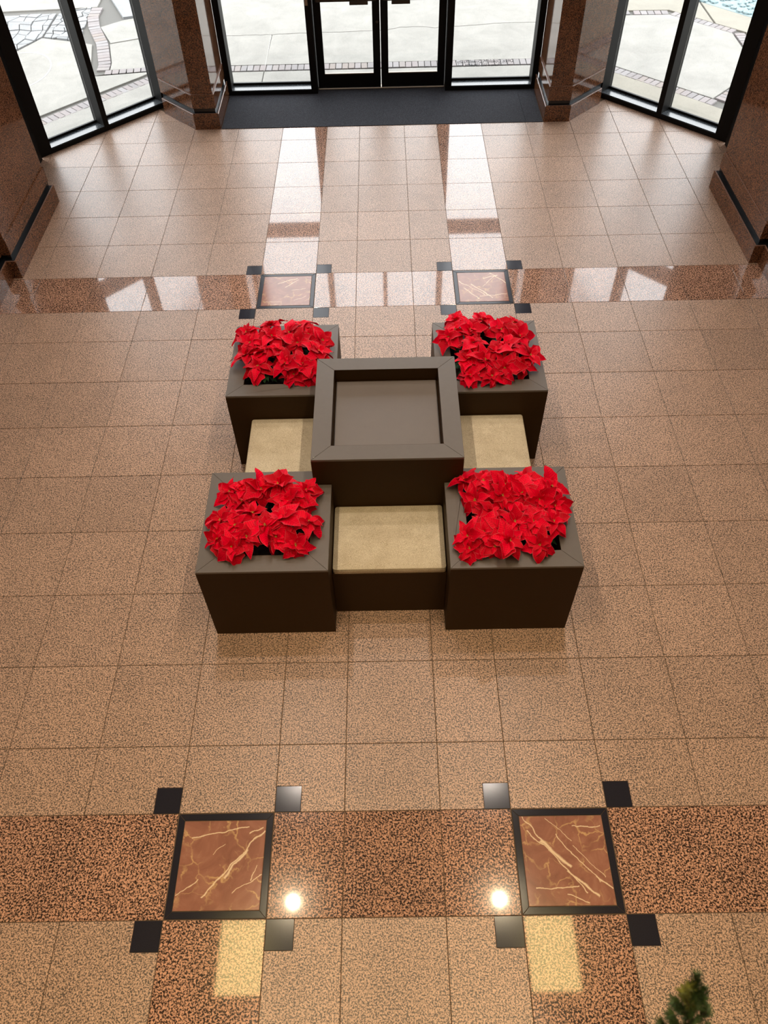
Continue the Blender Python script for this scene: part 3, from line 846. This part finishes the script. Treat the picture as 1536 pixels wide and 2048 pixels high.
def bract_mesh(L, W, droop, fold, curl, lobe, seed):
    rnd = random.Random(seed); nu, nv = 8, 5
    v = []; f = []; 
    for i in range(nu+1):
        u = i/nu
        w = (math.sin(math.pi*min(1, u**.74))**.95)*(1-.15*u)
        if lobe: w *= 1+lobe*(math.exp(-((u-.52)/.07)**2)-.5*math.exp(-((u-.64)/.06)**2))
        w = max(w, .05 if i == 0 else .0)*W/2
        x = L*u; z = curl*L*math.sin(u*math.pi*.55)-droop*L*u*u
        if u > .75: x -= .0
        for j in range(nv):
            s = -1+2*j/(nv-1)
            y = s*w; zz = z+fold*abs(s)*w+.06*W*math.sin(u*9+seed+s*1.3)*abs(s)
            v.append((x, y, zz))
    for i in range(nu):
        for j in range(nv-1):
            a = i*nv+j; f.append((a, a+nv, a+nv+1, a+1))
    me = mesh_from(v, f, smooth=True)
    return me
BR = []
for k in range(10):
    rr = random.Random(k+50)
    BR.append(bract_mesh(1.0, rr.uniform(.52, .70), rr.uniform(.12, .45), rr.uniform(.1, .42), rr.uniform(.05, .22), rr.choice((0, 0, .16, .25)), k))
for m_ in BR:
    # leaf lengths are real metres : 1.0 -> .1 by mesh scaling so object coordinates stay metric
    for vtx in m_.vertices: vtx.co *= .1
    m_.materials.append(MT['bract'])
    # thin pale margin, second slot, along the outer quads is too coarse; use a rim strip
    bm = bmesh.new(); bm.from_mesh(m_)
    be = [e for e in bm.edges if e.is_boundary]
    r_ = bmesh.ops.extrude_edge_only(bm, edges=be)
    nv_ = [g_ for g_ in r_['geom'] if isinstance(g_, bmesh.types.BMVert)]
    cen = Vector((.05, 0, 0))
    for vtx in nv_:
        d = Vector((vtx.co.x-.045, vtx.co.y*1.6, 0))
        if d.length > 0: d.normalize()
        vtx.co += d*.0009+Vector((0, 0, .0003))
    for fc in bm.faces: fc.smooth = True
    nf = [g_ for g_ in r_['geom'] if isinstance(g_, bmesh.types.BMFace)]
    for fc in nf: fc.material_index = 1
    bm.to_mesh(m_); bm.free(); m_.materials.append(MT['edge'])
LF = []
for k in range(4):
    rr = random.Random(k+90)
    m_ = bract_mesh(1.0, rr.uniform(.5, .62), rr.uniform(.2, .5), rr.uniform(.1, .3), .1, rr.choice((0, .2)), k+20)
    for vtx in m_.vertices: vtx.co *= .1
    m_.materials.append(MT['leaf']); LF.append(m_)
# bud cluster
bm = bmesh.new()
for i in range(7):
    a = i*2.4; r = .0045*math.sqrt(i)
    bmesh.ops.create_icosphere(bm, subdivisions=1, radius=.0036, matrix=Matrix.Translation((r*math.cos(a), r*math.sin(a), .004)))
BUD = bpy.data.meshes.new('bud'); bm.to_mesh(BUD); bm.free(); BUD.materials.append(MT['bud']); BUD.materials.append(MT['budg'])
for i, p in enumerate(BUD.polygons): p.material_index = 1 if (i//20) % 2 else 0
# pot
def lathe(prof, n=20):
    v = []; f = []
    for r, z in prof:
        for i in range(n):
            a = 2*math.pi*i/n; v.append((r*math.cos(a), r*math.sin(a), z))
    for k in range(len(prof)-1):
        for i in range(n): f.append((k*n+i, k*n+(i+1) % n, (k+1)*n+(i+1) % n, (k+1)*n+i))
    f.append(tuple(range(n-1, -1, -1)))
    f.append(tuple(range((len(prof)-1)*n, len(prof)*n)))
    return mesh_from(v, f, smooth=True)
POT = lathe([(.052, 0), (.066, .10), (.07, .10), (.07, .115), (.062, .115), (.060, .105)]); POT.materials.append(MT['pot'])
def tube(p0, p1, r, n=6):
    a, b_ = Vector(p0), Vector(p1); d = (b_-a).normalized(); u = d.orthogonal().normalized(); w = d.cross(u)
    v = []; 
    for c in (a, b_):
        for i in range(n):
            t = 2*math.pi*i/n; v.append(c+u*(r*math.cos(t))+w*(r*math.sin(t)))
    f = [(i, (i+1) % n, (i+1) % n+n, i+n) for i in range(n)]
    return v, f
def poinsettia(px, py, blooms, label, seed):
    rd = random.Random(seed); z0 = .6005
    root = empty('poinsettia', (px, py, z0)); tag(root, label, 'plant', 'red poinsettia plants in the brown planters')
    link('pot', POT, None, root)
    sv, sf = [], []
    for (bx, by, bz, R, tilt) in blooms:
        c = Vector((bx-px, by-py, bz-z0))
        v_, f_ = tube((c.x*.1, c.y*.1, .1), c-Vector((0, 0, .008)), .0035); o_ = len(sv); sv += v_; sf += [tuple(k+o_ for k in q) for q in f_]
        out = Vector((bx-px, by-py, 0)); 
        rot = Matrix.Identity(3)
        if out.length > .01:
            ax = Vector((-out.y, out.x, 0)).normalized(); rot = Matrix.Rotation(tilt*min(1.0, out.length/.12), 3, ax)
        ax2 = Vector((1, 0, 0)); rot = Matrix.Rotation(math.radians(rd.uniform(2, 14)), 3, ax2) @ rot     # heads lean to the viewer's light
        bl = empty('bloom', c, 0, root); bl.rotation_euler = rot.to_euler()
        link('bud_cluster', BUD, None, bl)
        # three whorls
        a0 = rd.uniform(0, 6.28)
        for whorl, (n, ln, pit, zz) in enumerate(((4, .48, .62, .0), (5, .80, .20, -.006), (6, 1.08, -.12, -.014))):
            for i in range(n):
                a = a0+whorl*.5+2*math.pi*(i+rd.uniform(-.18, .18))/n
                k = ln*R/.1*rd.uniform(.85, 1.15)
                o = link('bract', rd.choice(BR), None, bl)
                q = Matrix.Rotation(a, 3, 'Z') @ Matrix.Rotation(-pit-rd.uniform(-.38, .38), 3, 'Y') @ Matrix.Rotation(rd.uniform(-.5, .5), 3, 'X')
                o.rotation_euler = q.to_euler(); o.location = (.004*math.cos(a), .004*math.sin(a), zz)
                o.scale = (k, k*rd.uniform(.9, 1.2), k)
    link('stems', mesh_from(sv, sf), MT['stem'], root)
    for i in range(13):
        a = 2*math.pi*i/13+rd.uniform(-.2, .2); r = rd.uniform(.02, .08)
        o = link('leaf', rd.choice(LF), None, root, (r*math.cos(a), r*math.sin(a), rd.uniform(.17, .25)))
        o.rotation_euler = (Matrix.Rotation(a, 3, 'Z') @ Matrix.Rotation(rd.uniform(-.2, .5), 3, 'Y')).to_euler()
        k = rd.uniform(.75, 1.05); o.scale = (k, k, k)

# bloom centres read off the photo (pixels in the 1536x2048 frame), placed at real heights
def at(u, v, z):
    d = CR*((u-768)/1550.06)-CU*((v-1024)/1550.06)+CF
    t = (z-CPOS.z)/d.z; p = CPOS+d*t; return p.x, p.y
BL = {
 'FL': [(484,979,.92),(556,967,.95),(483,1001,.90),(562,1036,.95),(591,1090,.89),(435,1077,.89),(493,1074,.93),(463,1093,.90),(617,1042,.91),(459,983,.90),(612,979,.92),(553,1073,.90),(505,1025,.93),(530,1050,.95),(522,978,.93),(575,1000,.92),(440,1040,.91),(590,1000,.90),(600,1010,.88),(470,1050,.94)],
 'FR': [(967,961,.94),(1010,968,.93),(929,960,.90),(1104,972,.92),(1079,998,.95),(1050,954,.92),(985,1023,.92),(1030,1043,.96),(1020,1080,.94),(1005,990,.94),(1045,985,.94),(1066,1042,.95),(1108,1042,.92),(935,1071,.91),(1010,1058,.94),(968,1064,.92),(1081,1095,.90),(990,1095,.89),(940,1100,.87),(1043,1025,.93),(950,1000,.90),(1110,1010,.9)],
 'BL': [(543,671,.94),(526,701,.93),(516,731,.91),(570,727,.93),(605,727,.94),(638,701,.93),(578,665,.94),(595,685,.96),(491,709,.91),(617,669,.92),(486,664,.91),(541,645,.91),(600,650,.92),(555,700,.95),(645,680,.91),(500,685,.92),(622,745,.88),(588,748,.88)],
 'BR': [(911,638,.92),(963,637,.92),(940,658,.95),(911,659,.93),(946,684,.95),(893,674,.91),(938,716,.92),(971,719,.93),(941,751,.88),(1014,691,.96),(1066,710,.91),(1044,729,.89),(1003,659,.95),(1028,645,.92),(993,699,.95),(1010,735,.90),(1040,672,.93),(985,755,.87)],
}
CORN = {'FL': (-1, -1), 'FR': (1, -1), 'BL': (-1, 1), 'BR': (1, 1)}
PN = {'FL': 'front left planter', 'FR': 'front right planter', 'BL': 'back left planter', 'BR': 'back right planter'}
sd = 0
for key, pts in BL.items():
    sx_, sy_ = CORN[key]; ox, oy = CX+sx_*(AX+GX)/2, CY+sy_*(AX+GX)/2
    plants = {(i, j): [] for i in (-1, 1) for j in (-1, 1)}
    lim = (AX-GX)/2-RW+.02
    for (u, v, z) in pts:
        x, y = at(u, v, z)
        x = min(max(x, ox-lim), ox+lim); y = min(max(y, oy-lim), oy+lim)
        i = -1 if x < ox else 1; j = -1 if y < oy else 1
        plants[(i, j)].append((x, y, z, random.uniform(.122, .146), random.uniform(.3, .55)))
    for (i, j), bl in plants.items():
        pos = ('back' if j > 0 else 'front')+' '+('left' if i < 0 else 'right')
        poinsettia(ox+i*.165, oy+j*.165, bl, f'red poinsettia plant at the {pos} corner of the {PN[key]}', sd); sd += 1

# warm downlights under the balcony
for x in (-2.4, 0, 2.4):
    ld = bpy.data.lights.new('balcony_downlight', 'SPOT'); ld.energy = 75; ld.color = (1, .70, .30)
    ld.spot_size = math.radians(140); ld.spot_blend = .8; ld.shadow_soft_size = .1
    lo = bpy.data.objects.new('balcony_downlight', ld); COL.objects.link(lo); lo.location = (x, -2.3, 3.05)
# ------------------------------------------------------------------ balcony edge and garland sprig near the camera
bal = struct(box('balcony_floor', -4.05, 4.05, -6.99, -1.78, 3.10, 3.42, MT['wallp']))
garland = empty('evergreen_garland', (.50, -1.66, 3.50)); tag(garland, 'tip of an artificial evergreen branch at the bottom right, near the camera', 'garland')
MT['needle'] = plain('green_needles', (.045, .075, .018), .6, grain=.5, gscale=90)
MT['needle2'] = plain('yellow_green_needles', (.13, .13, .02), .6, grain=.4, gscale=90)
MT['wire'] = plain('brown_twig', (.05, .035, .02), .7)
def needles(path, rad, n, seed, L0=.018):
    rd = random.Random(seed); v = []; f = []
    for k in range(n):
        t = k/n*(len(path)-1); i = min(int(t), len(path)-2); fr_ = t-i
        p = path[i].lerp(path[i+1], fr_); d = (path[i+1]-path[i]).normalized()
        u = d.orthogonal().normalized(); w = d.cross(u); a = rd.uniform(0, 6.28)
        out = (u*math.cos(a)+w*math.sin(a)); q = p+(out*.85+d*.75).normalized()*L0*rd.uniform(.7, 1.1)
        s_ = d.cross(out).normalized()*.0012; o_ = len(v)
        v += [p-s_, p+s_, q+s_*.3, q-s_*.3, p+out*.0009]; f += [(o_, o_+1, o_+2, o_+3), (o_, o_+4, o_+3), (o_+1, o_+2, o_+4)]
    return v, f
G = garland.location
def gp(u, v, t):
    d = CR*((u-768)/1550.06)-CU*((v-1024)/1550.06)+CF; return CPOS+d*t-Vector(G)
T0 = 1.05
main = [gp(1352, 2250, T0+.02), gp(1366, 2120, T0), gp(1378, 2040, T0-.01), gp(1388, 1990, T0), gp(1394, 1952, T0)]
tw_list = [main,
 [gp(1386, 2030, T0), gp(1372, 1998, T0-.01), gp(1366, 1982, T0-.02)], [gp(1384, 2040, T0), gp(1362, 2020, T0-.01), gp(1348, 2004, T0-.02)],
 [gp(1388, 1995, T0), gp(1382, 1978, T0+.01), gp(1380, 1972, T0)], [gp(1388, 2000, T0), gp(1400, 1985, T0), gp(1406, 1976, T0)],
 [gp(1386, 2022, T0), gp(1402, 2005, T0+.01), gp(1408, 1994, T0)], [gp(1380, 2050, T0), gp(1400, 2034, T0+.01), gp(1414, 2022, T0)],
 [gp(1372, 2090, T0), gp(1350, 2050, T0-.02), gp(1340, 2030, T0-.03)], [gp(1372, 2095, T0), gp(1336, 2064, T0-.02), gp(1322, 2050, T0-.02)],
 [gp(1366, 2120, T0), gp(1395, 2080, T0+.02), gp(1412, 2056, T0)]]
for k, path in enumerate(tw_list):
    tw_o = empty('twig', (0, 0, 0), 0, garland)
    v_, f_ = [], []
    for i in range(len(path)-1):
        a, b_ = tube(path[i], path[i+1], .0016, 5); o_ = len(v_); v_ += a; f_ += [tuple(x+o_ for x in q) for q in b_]
    link('wire', mesh_from(v_, f_), MT['wire'], tw_o)
    Lp = sum((path[i+1]-path[i]).length for i in range(len(path)-1))
    v_, f_ = needles(path, .014, int(Lp/.00035)+40, k, .0125)
    nn = link('needles', mesh_from(v_, f_), MT['needle2'] if k in (1, 3) else MT['needle'], tw_o); nn['kind'] = 'stuff'
# the garland runs back along the balcony edge below the frame
rp_ = [Vector((-1.6+i*.1, -.06+.012*math.sin(i*1.7), -.02+.01*math.cos(i*2.1))) for i in range(33)]
st = [main[0], main[0].lerp(Vector((-.12, -.05, -.02)), .6), Vector((-.12, -.06, -.02))]
for nm, path in (('garland_rope', rp_), ('branch', st)):
    v_, f_ = needles(path, .03, int(sum((path[i+1]-path[i]).length for i in range(len(path)-1))/.0005), 99, .035)
    nn = link(nm, mesh_from(v_, f_), MT['needle'], garland); nn['kind'] = 'stuff'
print('tiles', tcount, 'objects', len(bpy.data.objects))
